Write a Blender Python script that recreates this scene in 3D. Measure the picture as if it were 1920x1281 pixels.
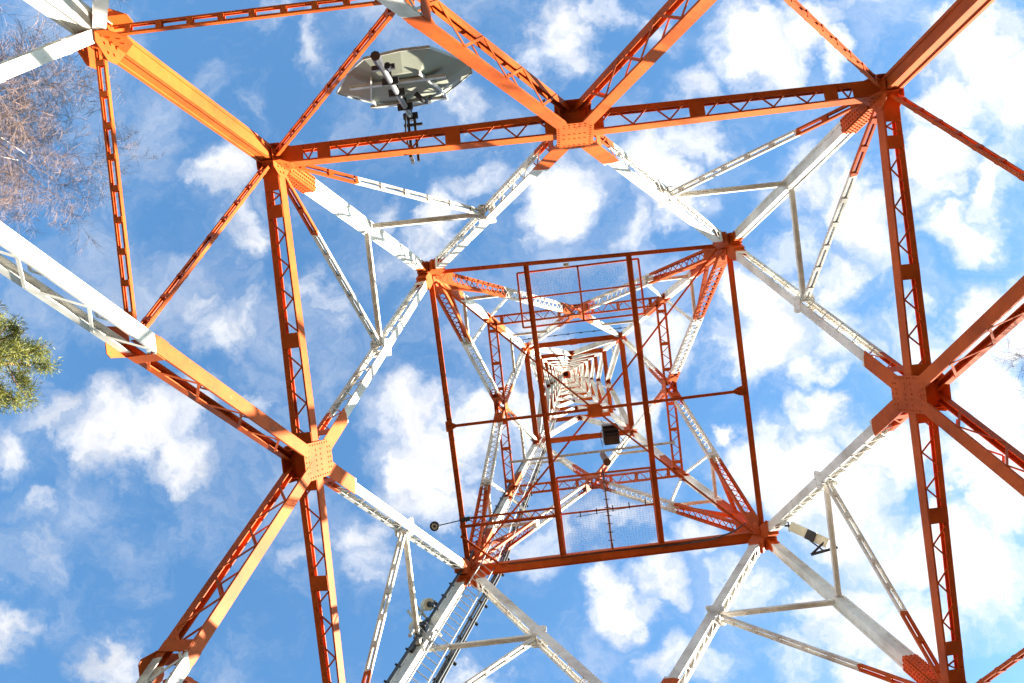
import bpy, math, random
from mathutils import Vector, Matrix
random.seed(7)
for o in list(bpy.data.objects): bpy.data.objects.remove(o)
S = 6.0                                   # one tower unit in metres
def V(x, y, z): return Vector((x*S, y*S, z*S + 1.6))
scene = bpy.context.scene
COL = scene.collection

# ---------------------------------------------------------------- camera
cam = bpy.data.objects.new('camera', bpy.data.cameras.new('camera'))
COL.objects.link(cam)
R = [(0.992199, 0.115578, 0.046722), (-0.116542, 0.993014, 0.018449), (-0.044264, -0.02375, 0.998738)]
rx, ry, rz = [Vector(r) for r in R]
M = Matrix((rx, -ry, -rz)).transposed().to_4x4()
M.translation = V(-0.16836, -0.25684, 0)
cam.matrix_world = M
cam.data.sensor_width = 36; cam.data.lens = 1601.0/1920*36
cam.data.clip_start = 0.05; cam.data.clip_end = 3000
scene.camera = cam

# ---------------------------------------------------------------- light
SUN_EL, SUN_AZ = math.radians(26), math.radians(28)      # azimuth from +x towards +y
sd = Vector((math.cos(SUN_EL)*math.cos(SUN_AZ), math.cos(SUN_EL)*math.sin(SUN_AZ), math.sin(SUN_EL)))
sun = bpy.data.objects.new('sun', bpy.data.lights.new('sun', 'SUN'))
COL.objects.link(sun)
sun.data.energy = 5.0; sun.data.angle = math.radians(0.53); sun.data.color = (1, 0.92, 0.78)
sun.rotation_euler = (-sd).to_track_quat('-Z', 'Y').to_euler()
sun.location = sd*60
scene.view_settings.view_transform = 'Standard'
scene.view_settings.look = 'None'
scene.view_settings.gamma = 1
scene.view_settings.use_curve_mapping = False
scene.view_settings.exposure = 2.6
scene.render.resolution_x = 1024; scene.render.resolution_y = 683

# ---------------------------------------------------------------- sky
CLOUDS = [(-0.564,-0.482,0.056,0.025,0.35),(-0.231,-0.402,0.022,0.044,0.5),(-0.313,-0.338,0.025,0.037,0.4),(-0.357,-0.26,0.059,0.037,0.85),(-0.346,-0.188,0.037,0.037,0.7),(-0.378,-0.073,0.059,0.037,0.75),(-0.413,-0.112,0.031,0.025,0.5),(-0.253,-0.093,0.034,0.056,0.6),(-0.506,0.024,0.094,0.059,1.1),(-0.458,0.062,0.05,0.044,0.9),(-0.602,0.001,0.05,0.031,0.6),(-0.657,0.046,0.037,0.037,0.7),(-0.678,0.249,0.037,0.037,0.9),(-0.614,0.173,0.028,0.037,0.5),(-0.559,0.299,0.05,0.041,0.95),(-0.617,0.105,0.017,0.015,0.5),(-0.685,0.152,0.019,0.044,0.6),(-0.355,0.016,0.019,0.019,0.5),(-0.147,0.096,0.081,0.081,1.2),(-0.16,0.045,0.05,0.037,0.9),(-0.097,0.045,0.044,0.031,0.9),(-0.147,0.153,0.044,0.044,0.9),(-0.258,0.179,0.05,0.034,0.7),(-0.323,0.191,0.031,0.031,0.5),(-0.243,0.218,0.037,0.05,0.6),(0.023,-0.199,0.053,0.053,1.2),(-0.059,-0.222,0.044,0.031,0.75),(-0.11,-0.171,0.037,0.044,0.8),(-0.145,-0.137,0.05,0.037,0.7),(-0.19,-0.194,0.037,0.025,0.5),(0.053,-0.373,0.05,0.056,0.75),(0.113,-0.397,0.044,0.022,0.7),(-0.251,-0.453,0.075,0.016,0.5),(-0.073,-0.326,0.037,0.025,0.6),(0.273,-0.331,0.053,0.059,1.1),(0.202,-0.303,0.034,0.031,0.8),(0.33,-0.342,0.056,0.034,1),(0.167,-0.377,0.031,0.025,0.6),(0.157,-0.195,0.044,0.047,1.1),(0.12,-0.143,0.034,0.028,0.8),(0.204,-0.22,0.031,0.031,0.6),(0.356,-0.304,0.022,0.028,0.8),(0.406,-0.357,0.037,0.022,0.8),(0.528,-0.315,0.075,0.044,1.3),(0.556,-0.25,0.056,0.075,1.3),(0.482,-0.241,0.05,0.037,1.1),(0.456,-0.176,0.044,0.056,1.2),(0.519,-0.149,0.037,0.037,0.8),(0.476,-0.099,0.037,0.037,0.8),(0.377,-0.123,0.056,0.075,1.2),(0.308,-0.163,0.044,0.037,0.7),(0.331,-0.048,0.031,0.037,0.9),(0.301,-0.102,0.037,0.037,0.8),(0.244,0.01,0.066,0.056,1.25),(0.244,-0.04,0.05,0.037,1.1),(0.3,0.053,0.031,0.025,0.7),(0.188,0.113,0.015,0.014,1.1),(0.516,0.017,0.05,0.056,1.2),(0.498,0.107,0.062,0.056,1.4),(0.499,0.199,0.05,0.062,1.4),(0.45,0.163,0.044,0.044,1.2),(0.293,0.108,0.041,0.031,1),(0.255,0.172,0.069,0.062,1.3),(0.322,0.216,0.062,0.062,1.3),(0.372,0.154,0.062,0.05,1.1),(0.457,0.291,0.069,0.081,1.3),(0.382,0.271,0.056,0.05,1.1),(0.284,0.328,0.069,0.056,1),(0.203,0.295,0.044,0.034,0.9),(0.23,0.372,0.044,0.031,0.7),(0.365,0.355,0.056,0.05,1.1),(0.324,0.399,0.05,0.025,0.9),(0.155,0.235,0.037,0.031,0.8),(0.043,0.297,0.041,0.053,1.1),(0.09,0.265,0.041,0.028,0.85),(-0.046,0.207,0.056,0.031,0.75),(0.109,0.366,0.044,0.031,0.8),(0.05,0.187,0.056,0.037,0.7),(-0.145,0.356,0.037,0.022,0.9),(0.121,0.008,0.044,0.044,0.8),(-0.05,0.076,0.044,0.056,0.9),(-0.018,-0.034,0.044,0.025,0.6),(0.007,0.02,0.056,0.037,0.8),(0.336,0.008,0.037,0.037,0.8),(0.418,0.03,0.044,0.05,0.9),(0.081,0.084,0.037,0.037,0.7)]
world = bpy.data.worlds.new('World'); scene.world = world; world.use_nodes = True
nt = world.node_tree; nt.nodes.clear(); N = nt.nodes; L = nt.links
def nd(t, **k):
    n = N.new(t)
    for a, b in k.items(): setattr(n, a, b)
    return n
def math_(op, a, b=None, c=None, clamp=False):
    n = nd('ShaderNodeMath', operation=op, use_clamp=clamp)
    for i, v in enumerate((a, b, c)):
        if v is None: continue
        if isinstance(v, (int, float)): n.inputs[i].default_value = v
        else: L.new(v, n.inputs[i])
    return n.outputs[0]
def vec_(op, a, b=None):
    n = nd('ShaderNodeVectorMath', operation=op)
    for i, v in enumerate((a, b)):
        if v is None: continue
        if isinstance(v, tuple): n.inputs[i].default_value = v
        else: L.new(v, n.inputs[i])
    return n.outputs['Value'] if op in ('LENGTH', 'DOT_PRODUCT') else n.outputs['Vector']
def sstep(x, a, b):
    n = nd('ShaderNodeMapRange', interpolation_type='SMOOTHSTEP')
    n.inputs['From Min'].default_value = a; n.inputs['From Max'].default_value = b
    L.new(x, n.inputs['Value']); return n.outputs['Result']
tc = nd('ShaderNodeTexCoord'); sep = nd('ShaderNodeSeparateXYZ'); L.new(tc.outputs['Generated'], sep.inputs[0])
zc = math_('MAXIMUM', sep.outputs['Z'], 0.08)
com = nd('ShaderNodeCombineXYZ')
L.new(math_('DIVIDE', sep.outputs['X'], zc), com.inputs[0]); L.new(math_('DIVIDE', sep.outputs['Y'], zc), com.inputs[1])
uv = com.outputs[0]                       # position on the flat cloud layer above the site
def noise(scale, detail, rough, off, lac=2.0, src=None):
    n = nd('ShaderNodeTexNoise'); n.inputs['Scale'].default_value = scale; n.inputs['Detail'].default_value = detail
    n.inputs['Roughness'].default_value = rough; n.inputs['Lacunarity'].default_value = lac
    L.new(vec_('ADD', src or uv, off), n.inputs['Vector']); return n
w1 = noise(9, 5, .62, (3.1, 1.7, 0))
wv = vec_('SUBTRACT', w1.outputs['Color'], (.5, .5, .5))
wv = vec_('MULTIPLY', wv, (.16, .16, 0))
uvw = vec_('ADD', uv, wv)
acc = None
for (cx, cy, a, b, s) in CLOUDS:
    d = vec_('LENGTH', vec_('MULTIPLY', vec_('SUBTRACT', uvw, (cx, cy, 0)), (1/(a*1.24), 1/(b*1.24), 0)))
    n = nd('ShaderNodeMapRange', interpolation_type='SMOOTHSTEP')
    n.inputs['From Min'].default_value = 0.0; n.inputs['From Max'].default_value = 1.25
    n.inputs['To Min'].default_value = s; n.inputs['To Max'].default_value = 0
    L.new(d, n.inputs['Value'])
    acc = n.outputs['Result'] if acc is None else math_('MAXIMUM', acc, n.outputs['Result'])
# outside the mapped part of the sky: loose random cloud
rad = vec_('LENGTH', vec_('SUBTRACT', uv, (-0.05, -0.02, 0)))
far = sstep(rad, .75, 1.1)
big = noise(1.7, 3, .5, (8, 2, 0)).outputs['Fac']
acc = math_('MAXIMUM', acc, math_('MULTIPLY', far, math_('MULTIPLY', sstep(big, .45, .65), .8)))
f1 = noise(11, 9, .6, (0, 0, 0), src=uvw).outputs['Fac']
f2 = noise(34, 6, .6, (5, 5, 0), src=uvw).outputs['Fac']
fb = math_('ADD', math_('MULTIPLY', math_('SUBTRACT', f1, .5), 2.8), math_('MULTIPLY', math_('SUBTRACT', f2, .5), 1.1))
dens = math_('ADD', acc, math_('MULTIPLY', fb, math_('ADD', math_('MULTIPLY', acc, .35), .42)))
alpha = sstep(dens, .0, 1.04)
wisp = math_('MULTIPLY', sstep(noise(5, 8, .66, (1, 9, 0), src=uvw).outputs['Fac'], .44, .76), .5)
alpha = math_('MAXIMUM', alpha, wisp)
sky = nd('ShaderNodeTexSky', sky_type='NISHITA', sun_disc=False, sun_elevation=SUN_EL, sun_rotation=math.pi/2 - SUN_AZ,
         air_density=1.3, dust_density=1.2, ozone_density=1.4)
sc = nd('ShaderNodeMixRGB', blend_type='MULTIPLY'); sc.inputs[0].default_value = 1
L.new(sky.outputs[0], sc.inputs[1]); sc.inputs[2].default_value = (.56, .92, 1.14, 1)
thin = nd('ShaderNodeMixRGB'); thin.inputs[0].default_value = .0     # thin high veil
L.new(sc.outputs[0], thin.inputs[1]); thin.inputs[2].default_value = (3.0, 3.4, 3.9, 1)
# cloud brightness: thick parts a little greyer than their edges
tb = noise(16, 6, .6, (2, 4, 0), src=uvw).outputs['Fac']
br = math_('ADD', 3.6, math_('MULTIPLY', math_('SUBTRACT', tb, .5), -2.2))
br = math_('ADD', br, math_('MULTIPLY', sep.outputs['X'], .7))
br = math_('MULTIPLY', br, math_('ADD', math_('MULTIPLY', sstep(sep.outputs['Z'], .15, .75), .65), .35))   # low cloud banks are greyer
cc = nd('ShaderNodeCombineColor')
L.new(br, cc.inputs[0]); L.new(math_('MULTIPLY', br, 1.01), cc.inputs[1]); L.new(math_('MULTIPLY', br, 1.05), cc.inputs[2])
mx = nd('ShaderNodeMixRGB'); L.new(alpha, mx.inputs[0]); L.new(thin.outputs[0], mx.inputs[1]); L.new(cc.outputs[0], mx.inputs[2])
bg = nd('ShaderNodeBackground'); bg.inputs['Strength'].default_value = .05
L.new(mx.outputs[0], bg.inputs[0]); out = nd('ShaderNodeOutputWorld'); L.new(bg.outputs[0], out.inputs[0])
world.cycles.sampling_method = 'MANUAL'; world.cycles.sample_map_resolution = 1024

# ---------------------------------------------------------------- materials
def new_mat(name):
    m = bpy.data.materials.new(name); m.use_nodes = True
    return m, m.node_tree.nodes, m.node_tree.links, m.node_tree.nodes['Principled BSDF']
def simple(name, col, rough=.6, metal=0, var=.15, scale=6, spec=.4):
    m, n, l, b = new_mat(name)
    b.inputs['Roughness'].default_value = rough; b.inputs['Metallic'].default_value = metal
    b.inputs['Specular IOR Level'].default_value = spec
    tc = n.new('ShaderNodeTexCoord'); t = n.new('ShaderNodeTexNoise'); t.inputs['Scale'].default_value = scale; t.inputs['Detail'].default_value = 5
    l.new(tc.outputs['Object'], t.inputs['Vector'])
    r = n.new('ShaderNodeValToRGB'); r.color_ramp.elements[0].position = .3; r.color_ramp.elements[1].position = .7
    r.color_ramp.elements[0].color = tuple(c*(1-var) for c in col) + (1,)
    r.color_ramp.elements[1].color = tuple(min(1, c*(1+var)) for c in col) + (1,)
    l.new(t.outputs['Fac'], r.inputs[0]); l.new(r.outputs[0], b.inputs['Base Color'])
    return m
ORANGE, WHITE = (0.56, 0.102, 0.012, 1), (0.80, 0.785, 0.735, 1)
BANDS = [(0, 0), (2.04, 1), (3.03, 0), (4.05, 1), (4.63, 0), (5.03, 1), (5.5, 0), (6.18, 1), (6.42, 0), (7.14, 1), (7.26, 0),
         (7.90, 1), (8.0, 0), (8.57, 1), (8.65, 0), (9.13, 1), (9.2, 0), (9.9, 1), (10.0, 0), (10.6, 1), (10.75, 0), (11.6, 1)]
def paint_mat(name='tower_paint', plain=False):
    m, n, l, b = new_mat(name)
    geo = n.new('ShaderNodeNewGeometry'); sx = n.new('ShaderNodeSeparateXYZ'); l.new(geo.outputs['Position'], sx.inputs[0])
    acc = None                                  # warning bands: the colour flips at every height in BANDS
    for z, c in BANDS[1:]:
        g = n.new('ShaderNodeMath'); g.operation = 'GREATER_THAN'; l.new(sx.outputs['Z'], g.inputs[0]); g.inputs[1].default_value = z*S + 1.6
        if acc is None: acc = g.outputs[0]
        else:
            q = n.new('ShaderNodeMath'); q.operation = 'ADD' if c else 'SUBTRACT'; l.new(acc, q.inputs[0]); l.new(g.outputs[0], q.inputs[1]); acc = q.outputs[0]
    cr = n.new('ShaderNodeMixRGB'); 
    if plain: cr.inputs[0].default_value = 1
    else: l.new(acc, cr.inputs[0])
    cr.inputs[1].default_value = WHITE; cr.inputs[2].default_value = ORANGE
    t = n.new('ShaderNodeTexNoise'); t.inputs['Scale'].default_value = 1.1; t.inputs['Detail'].default_value = 10; t.inputs['Roughness'].default_value = .65
    l.new(geo.outputs['Position'], t.inputs['Vector'])
    r = n.new('ShaderNodeValToRGB'); r.color_ramp.elements[0].position = .3; r.color_ramp.elements[1].position = .62
    r.color_ramp.elements[0].color = (.52, .47, .44, 1); r.color_ramp.elements[1].color = (1, 1, 1, 1)
    l.new(t.outputs['Fac'], r.inputs[0])
    mu = n.new('ShaderNodeMixRGB'); mu.blend_type = 'MULTIPLY'; mu.inputs[0].default_value = .9
    l.new(cr.outputs[0], mu.inputs[1]); l.new(r.outputs[0], mu.inputs[2])
    # rust and dirt specks
    t2 = n.new('ShaderNodeTexNoise'); t2.inputs['Scale'].default_value = 4.2; t2.inputs['Detail'].default_value = 9; t2.inputs['Roughness'].default_value = .75
    l.new(geo.outputs['Position'], t2.inputs['Vector'])
    r2 = n.new('ShaderNodeValToRGB'); r2.color_ramp.elements[0].position = .61; r2.color_ramp.elements[1].position = .73
    l.new(t2.outputs['Fac'], r2.inputs[0])
    m2 = n.new('ShaderNodeMixRGB'); l.new(r2.outputs[0], m2.inputs[0]); l.new(mu.outputs[0], m2.inputs[1]); m2.inputs[2].default_value = (.30, .13, .05, 1)
    l.new(m2.outputs[0], b.inputs['Base Color'])
    b.inputs['Roughness'].default_value = .6; b.inputs['Specular IOR Level'].default_value = .18
    return m
PAINT = paint_mat(); OPAINT = paint_mat('orange_paint', True)
GALV = simple('galvanised_steel', (.42, .42, .40), .45, .35, .2, 5)
PANEL = simple('weathered_panel', (.19, .20, .155), .55, 0, .14, 1.6)
DARK = simple('dark_metal', (.035, .035, .04), .5, .3, .2, 8)
CABLE = simple('black_cable', (.045, .05, .055), .5, 0, .2, 8)
WIRE = simple('mesh_wire', (.5, .5, .5), .5, .3, .1, 5)
CREAM = simple('cream_housing', (.55, .53, .44), .5, 0, .12, 5)
CONC = simple('concrete', (.34, .33, .31), .9, 0, .2, 2)
BARK = simple('birch_bark', (.52, .47, .42), .85, 0, .35, 3)
TWIG = simple('birch_twig', (.22, .145, .12), .8, 0, .3, 4)
TWIG2 = simple('grey_twig', (.15, .13, .115), .8, 0, .3, 4)
PBARK = simple('pine_bark', (.22, .11, .06), .9, 0, .3, 4)
def needle_mat():
    m, n, l, b = new_mat('pine_needles')
    g = n.new('ShaderNodeNewGeometry'); r = n.new('ShaderNodeValToRGB')
    r.color_ramp.elements[0].color = (.07, .10, .018, 1); r.color_ramp.elements[1].color = (.36, .34, .06, 1)
    l.new(g.outputs['Random Per Island'], r.inputs[0]); l.new(r.outputs[0], b.inputs['Base Color'])
    b.inputs['Roughness'].default_value = .6
    t = n.new('ShaderNodeBsdfTranslucent'); l.new(r.outputs[0], t.inputs[0])
    mx = n.new('ShaderNodeMixShader'); mx.inputs[0].default_value = .3
    l.new(b.outputs[0], mx.inputs[1]); l.new(t.outputs[0], mx.inputs[2])
    l.new(mx.outputs[0], n['Material Output'].inputs[0])
    return m
NEEDLE = needle_mat()

# ---------------------------------------------------------------- mesh helpers
class MB:
    def __init__(self): self.v = []; self.f = []
    def add(self, vs, fs):
        k = len(self.v); self.v += [tuple(p) for p in vs]; self.f += [tuple(i + k for i in q) for q in fs]
    def hexa(self, p):                       # 8 corners: 0-3 one end ring, 4-7 other end ring
        self.add(p, [(3, 2, 1, 0), (4, 5, 6, 7), (0, 1, 5, 4), (1, 2, 6, 5), (2, 3, 7, 6), (3, 0, 4, 7)])
    def bar(self, a, b, n, wn, ht, on=0, ot=0, on1=None, wn1=None, ht1=None):
        """box from a to b; n = side direction (width wn), t = the other one (height ht)"""
        ax = (b - a).normalized(); n = (n - ax*n.dot(ax)).normalized(); t = ax.cross(n)
        on1 = on if on1 is None else on1; wn1 = wn1 or wn; ht1 = ht1 or ht
        P = []
        for q, o, w, h in ((a, on, wn, ht), (b, on1, wn1, ht1)):
            for i, j in ((-1, -1), (1, -1), (1, 1), (-1, 1)):
                P.append(q + n*(o + i*w/2) + t*(ot + j*h/2))
        self.hexa(P)
    def tube(self, pts, rad, k=6, cap=True):
        rings = []; up = None
        for i, p in enumerate(pts):
            d = (pts[min(i+1, len(pts)-1)] - pts[max(i-1, 0)]).normalized()
            if up is None: up = d.orthogonal().normalized()
            up = (up - d*up.dot(d)); up = up.normalized() if up.length > 1e-6 else d.orthogonal().normalized()
            s = d.cross(up); r = rad[i] if isinstance(rad, (list, tuple)) else rad
            rings.append([p + up*math.cos(2*math.pi*j/k)*r + s*math.sin(2*math.pi*j/k)*r for j in range(k)])
        vs = [v for r in rings for v in r]; fs = []
        for i in range(len(pts)-1):
            for j in range(k):
                fs.append((i*k+j, i*k+(j+1) % k, (i+1)*k+(j+1) % k, (i+1)*k+j))
        if cap: fs += [tuple(range(k))[::-1], tuple((len(pts)-1)*k+j for j in range(k))]
        self.add(vs, fs)
    def prism(self, poly, d):                # polygon (3D points) extruded by the vector d
        k = len(poly); vs = list(poly) + [p + d for p in poly]
        fs = [tuple(range(k))[::-1], tuple(range(k, 2*k))] + [(i, (i+1) % k, (i+1) % k+k, i+k) for i in range(k)]
        self.add(vs, fs)
    def bolt(self, p, n, r=.022, h=.022):
        u = n.orthogonal().normalized(); s = n.cross(u)
        self.prism([p + u*math.cos(a*math.pi/3)*r + s*math.sin(a*math.pi/3)*r for a in range(6)], n*h)
    def build(self, name, mat, parent=None, smooth=False):
        me = bpy.data.meshes.new(name); me.from_pydata(self.v, [], self.f); me.materials.append(mat)
        import bmesh
        bm = bmesh.new(); bm.from_mesh(me); bmesh.ops.recalc_face_normals(bm, faces=bm.faces); bm.to_mesh(me); bm.free()
        if smooth: me.polygons.foreach_set('use_smooth', [True]*len(me.polygons))
        o = bpy.data.objects.new(name, me); COL.objects.link(o)
        if parent is not None:
            o.parent = parent; o.matrix_parent_inverse = Matrix.Translation(-parent_world(parent))
        return o
def parent_world(o):
    w = Vector((0, 0, 0))
    while o is not None:
        w += Vector(o.get('_w', (0, 0, 0))) if False else (o.location if o.type == 'EMPTY' else Vector((0, 0, 0)))
        o = o.parent
    return w
def tag(o, label=None, cat=None, group=None, kind=None):
    if label: o['label'] = label
    if cat: o['category'] = cat
    if group: o['group'] = group
    if kind: o['kind'] = kind
    return o
def thing(name, loc, label, cat, group=None):
    o = bpy.data.objects.new(name, None); COL.objects.link(o); o.location = loc; o.empty_display_size = .3
    return tag(o, label, cat, group)
def lerp(a, b, t): return a + (b - a)*t

# ---------------------------------------------------------------- ground
g = MB(); n_ = 48; ext = 400.0
for i in range(n_):
    for j in range(n_):
        pass
gv = []; gf = []
def gco(i): t = (i/n_*2 - 1); return ext*math.copysign(abs(t)**2.2, t)
for i in range(n_+1):
    for j in range(n_+1):
        x, y = gco(i), gco(j); r = math.hypot(x, y)
        gv.append((x, y, (math.sin(x*.11)+math.cos(y*.13+1))*.25*min(1, max(0, (r-16)/30))))
for i in range(n_):
    for j in range(n_): gf.append((i*(n_+1)+j, (i+1)*(n_+1)+j, (i+1)*(n_+1)+j+1, i*(n_+1)+j+1))
g.add(gv, gf)
gm, gn, gl, gb = new_mat('dry_grass_ground')
t = gn.new('ShaderNodeTexNoise'); t.inputs['Scale'].default_value = .6; t.inputs['Detail'].default_value = 12
tc_ = gn.new('ShaderNodeTexCoord'); gl.new(tc_.outputs['Object'], t.inputs['Vector'])
r = gn.new('ShaderNodeValToRGB'); r.color_ramp.elements[0].position = .35; r.color_ramp.elements[1].position = .65
r.color_ramp.elements[0].color = (.028, .026, .014, 1); r.color_ramp.elements[1].color = (.075, .062, .035, 1)
gl.new(t.outputs['Fac'], r.inputs[0]); gl.new(r.outputs[0], gb.inputs['Base Color']); gb.inputs['Roughness'].default_value = .95
tag(g.build('ground', gm), kind='structure')

# ---------------------------------------------------------------- tower nodes
zC, zA, zB, zE = 2.025, 2.791, 4.199, 5.156
SG = [(-1, -1), (1, -1), (1, 1), (-1, 1)]             # corner order round the square
A = [(-1.016, -1.021), (.999, -.99), (.975, .975), (-1.0, 1.0)]
B = [(-.72, -.741), (.747, -.70), (.742, .719), (-.694, .742)]
E_ = [(-.504, -.517), (.516, -.516), (.501, .51), (-.51, .515)]
def ext_(z):                                           # legs are straight from the feet to B
    t = (zA - z)/(zB - zA)
    return [(a[0] + (a[0]-b[0])*t, a[1] + (a[1]-b[1])*t) for a, b in zip(A, B)]
FOOT = ext_(-1.6/S); C_ = ext_(zC)
def sq(a): return [(s[0]*a, s[1]*a) for s in SG]
UP = [(6.3, .352), (7.2, .27), (7.95, .231), (8.6, .2), (9.15, .172), (9.65, .145), (10.1, .12), (10.5, .099), (10.9, .081), (11.3, .065), (11.7, .051), (12.1, .038)]
LV = [(-1.6/S, FOOT), (zA, A), (zB, B), (zE, E_)] + [(z, sq(a)) for z, a in UP]
def corner(i, k): z, c = LV[i]; return V(c[k][0], c[k][1], z)
def mid(i, k): return (corner(i, k) + corner(i, (k+1) % 4))/2      # middle of face k at level i
def inward(k):                                          # horizontal inward direction of face k
    return [Vector((0, 1, 0)), Vector((-1, 0, 0)), Vector((0, -1, 0)), Vector((1, 0, 0))][k]
def facen(k, i=1):
    a, b, c = corner(i, k), corner(i, (k+1) % 4), corner(i+1, k)
    n = (b - a).cross(c - a).normalized()
    return n if n.dot(inward(k)) > 0 else -n
TOWER = thing('lattice_tower', Vector((0, 0, 0)), 'tall orange and white steel lattice tower seen from between its four legs', 'tower')

# legs: one continuous column per corner, grooved square section
def legw(z): return lerp(.40, .245, min(1, max(0, z/zB))) if z < zB else max(.14, lerp(.245, .20, min(1, (z-zB)/2.5)))
def leg_section(w):
    h = w/2; f = w*.22; d = w*.07; P = []
    for s, t_ in (((1, 0), (0, 1)), ((0, 1), (-1, 0)), ((-1, 0), (0, -1)), ((0, -1), (1, 0))):
        for a, o in ((-h, h), (-h+f, h), (-h+f, h-d), (h-f, h-d), (h-f, h)):
            P.append((s[0]*o + t_[0]*a, s[1]*o + t_[1]*a))
    return P
LEGS = []
for k in range(4):
    m = MB(); rings = []
    zs = [-1.6/S + .04, 0.5, 1.2, zC, zA, 3.05, zB, 4.7, zE] + [z for z, a in UP]
    for z in zs:
        for i in range(len(LV)-1):
            if LV[i][0] <= z <= LV[i+1][0] + 1e-6: break
        t = (z - LV[i][0])/(LV[i+1][0] - LV[i][0]); c = corner(i, k).lerp(corner(i+1, k), t)
        rings.append([c + Vector((x, y, 0)) for x, y in leg_section(legw(z))])
    q = len(rings[0]); vs = [v for r_ in rings for v in r_]
    fs = [(i*q+j, i*q+(j+1) % q, (i+1)*q+(j+1) % q, (i+1)*q+j) for i in range(len(rings)-1) for j in range(q)]
    fs += [tuple(range(q)), tuple((len(rings)-1)*q+j for j in range(q))]
    m.add(vs, fs)
    leg = m.build('leg', PAINT, TOWER); LEGS.append(leg)
    # footing under the leg
    f = MB(); c = corner(0, k)
    f.hexa([c + Vector((x*w, y*w, z)) for z, w in ((-.3, .9), (.3, .7)) for x, y in SG])
    f.build('footing', CONC, TOWER)
    # bolted splice plates above level A and near B, on the two inner faces
    for (z0, z1, rows) in ((zA + .07, zA + .235, 11), (zB + .05, zB + .11, 4), (1.12, 1.24, 8)):
        sp = MB()
        i = 1 if z0 < zB and z0 > zA else (2 if z0 > zB else 0)
        def at(z): t = (z - LV[i][0])/(LV[i+1][0]-LV[i][0]); return corner(i, k).lerp(corner(i+1, k), t)
        for ax in (0, 1):
            nrm = Vector((-SG[k][0], 0, 0)) if ax == 0 else Vector((0, -SG[k][1], 0))
            sd_ = Vector((0, 1, 0)) if ax == 0 else Vector((1, 0, 0))
            w = legw(z0); a, b = at(z0), at(z1)
            sp.bar(a, b, nrm, .02, w*.98, on=w/2 + .012)
            nn = nrm
            for r_ in range(rows):
                p = a.lerp(b, (r_+.6)/(rows+.2))
                for cc_ in ((-.36, -.14, .14, .36) if w > .3 else (-.32, 0, .32)):
                    sp.bolt(p + nrm*(w/2 + .022) + sd_*cc_*w, nn, .021, .024)
        sp.build('splice_plate', PAINT, leg)

# ---- built-up members
def channels(m, a, b, n, s0, s1, h, fl, th=.018, flo=None):
    """two channels facing each other; flo = flange of the outer one"""
    for sg in (-1, 1):
        dn = ensure_down(a, b, n); hh, oc = (h*.55, dn*h*.225) if (sg < 0 and flo) else (h, 0)
        m.bar(a, b, n, th, hh, on=sg*s0/2, ot=oc, on1=sg*s1/2)
        f = flo if (sg < 0 and flo) else fl
        for st in (-1, 1):
            m.bar(a, b, n, f, th, on=sg*(s0/2 - f/2 - th/2), ot=oc + st*(hh/2 - th/2), on1=sg*(s1/2 - f/2 - th/2))
def lacing(m, a, b, n, s0, s1, h, pitch, w, sides=(-1,), single=True, gap=(), t0=0., t1=1., th=.012):
    ax = (b-a).normalized(); nn = (n - ax*n.dot(ax)).normalized(); t = ax.cross(nn); Ln = (b-a).length
    a_, b_ = a.lerp(b, t0), a.lerp(b, t1); L2 = (b_-a_).length
    cnt = max(2, int(round(L2/pitch)))
    for st in sides:
        for i in range(cnt):
            u0, u1 = t0 + (t1-t0)*i/cnt, t0 + (t1-t0)*(i+1)/cnt
            um = (u0+u1)/2
            if any(g0 < um < g1 for g0, g1 in gap): continue
            for flip in ((0, 1) if not single else (0,)):
                sg = 1 if (i + flip) % 2 else -1
                p = a.lerp(b, u0) + nn*sg*(lerp(s0, s1, u0)/2 - .02) + t*st*(h/2 + th/2 + flip*th)
                q = a.lerp(b, u1) - nn*sg*(lerp(s0, s1, u1)/2 - .02) + t*st*(h/2 + th/2 + flip*th)
                m.bar(p, q, t, th, w)
def batten(m, a, b, n, s0, s1, h, u, ln, sides=(-1, 1), th=.014):
    ax = (b-a).normalized(); nn = (n - ax*n.dot(ax)).normalized(); t = ax.cross(nn); Ln = (b-a).length
    for st in sides:
        p = a.lerp(b, u - ln/Ln/2) + t*st*(h/2 + th*.9); q = a.lerp(b, u + ln/Ln/2) + t*st*(h/2 + th*.9)
        m.bar(p, q, t, th, lerp(s0, s1, u))
def ensure_down(a, b, n):                     # returns the t side (+1/-1) that faces down / towards the viewer below
    ax = (b-a).normalized(); nn = (n - ax*n.dot(ax)).normalized(); t = ax.cross(nn)
    return -1 if t.z > 0 else 1

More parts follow.
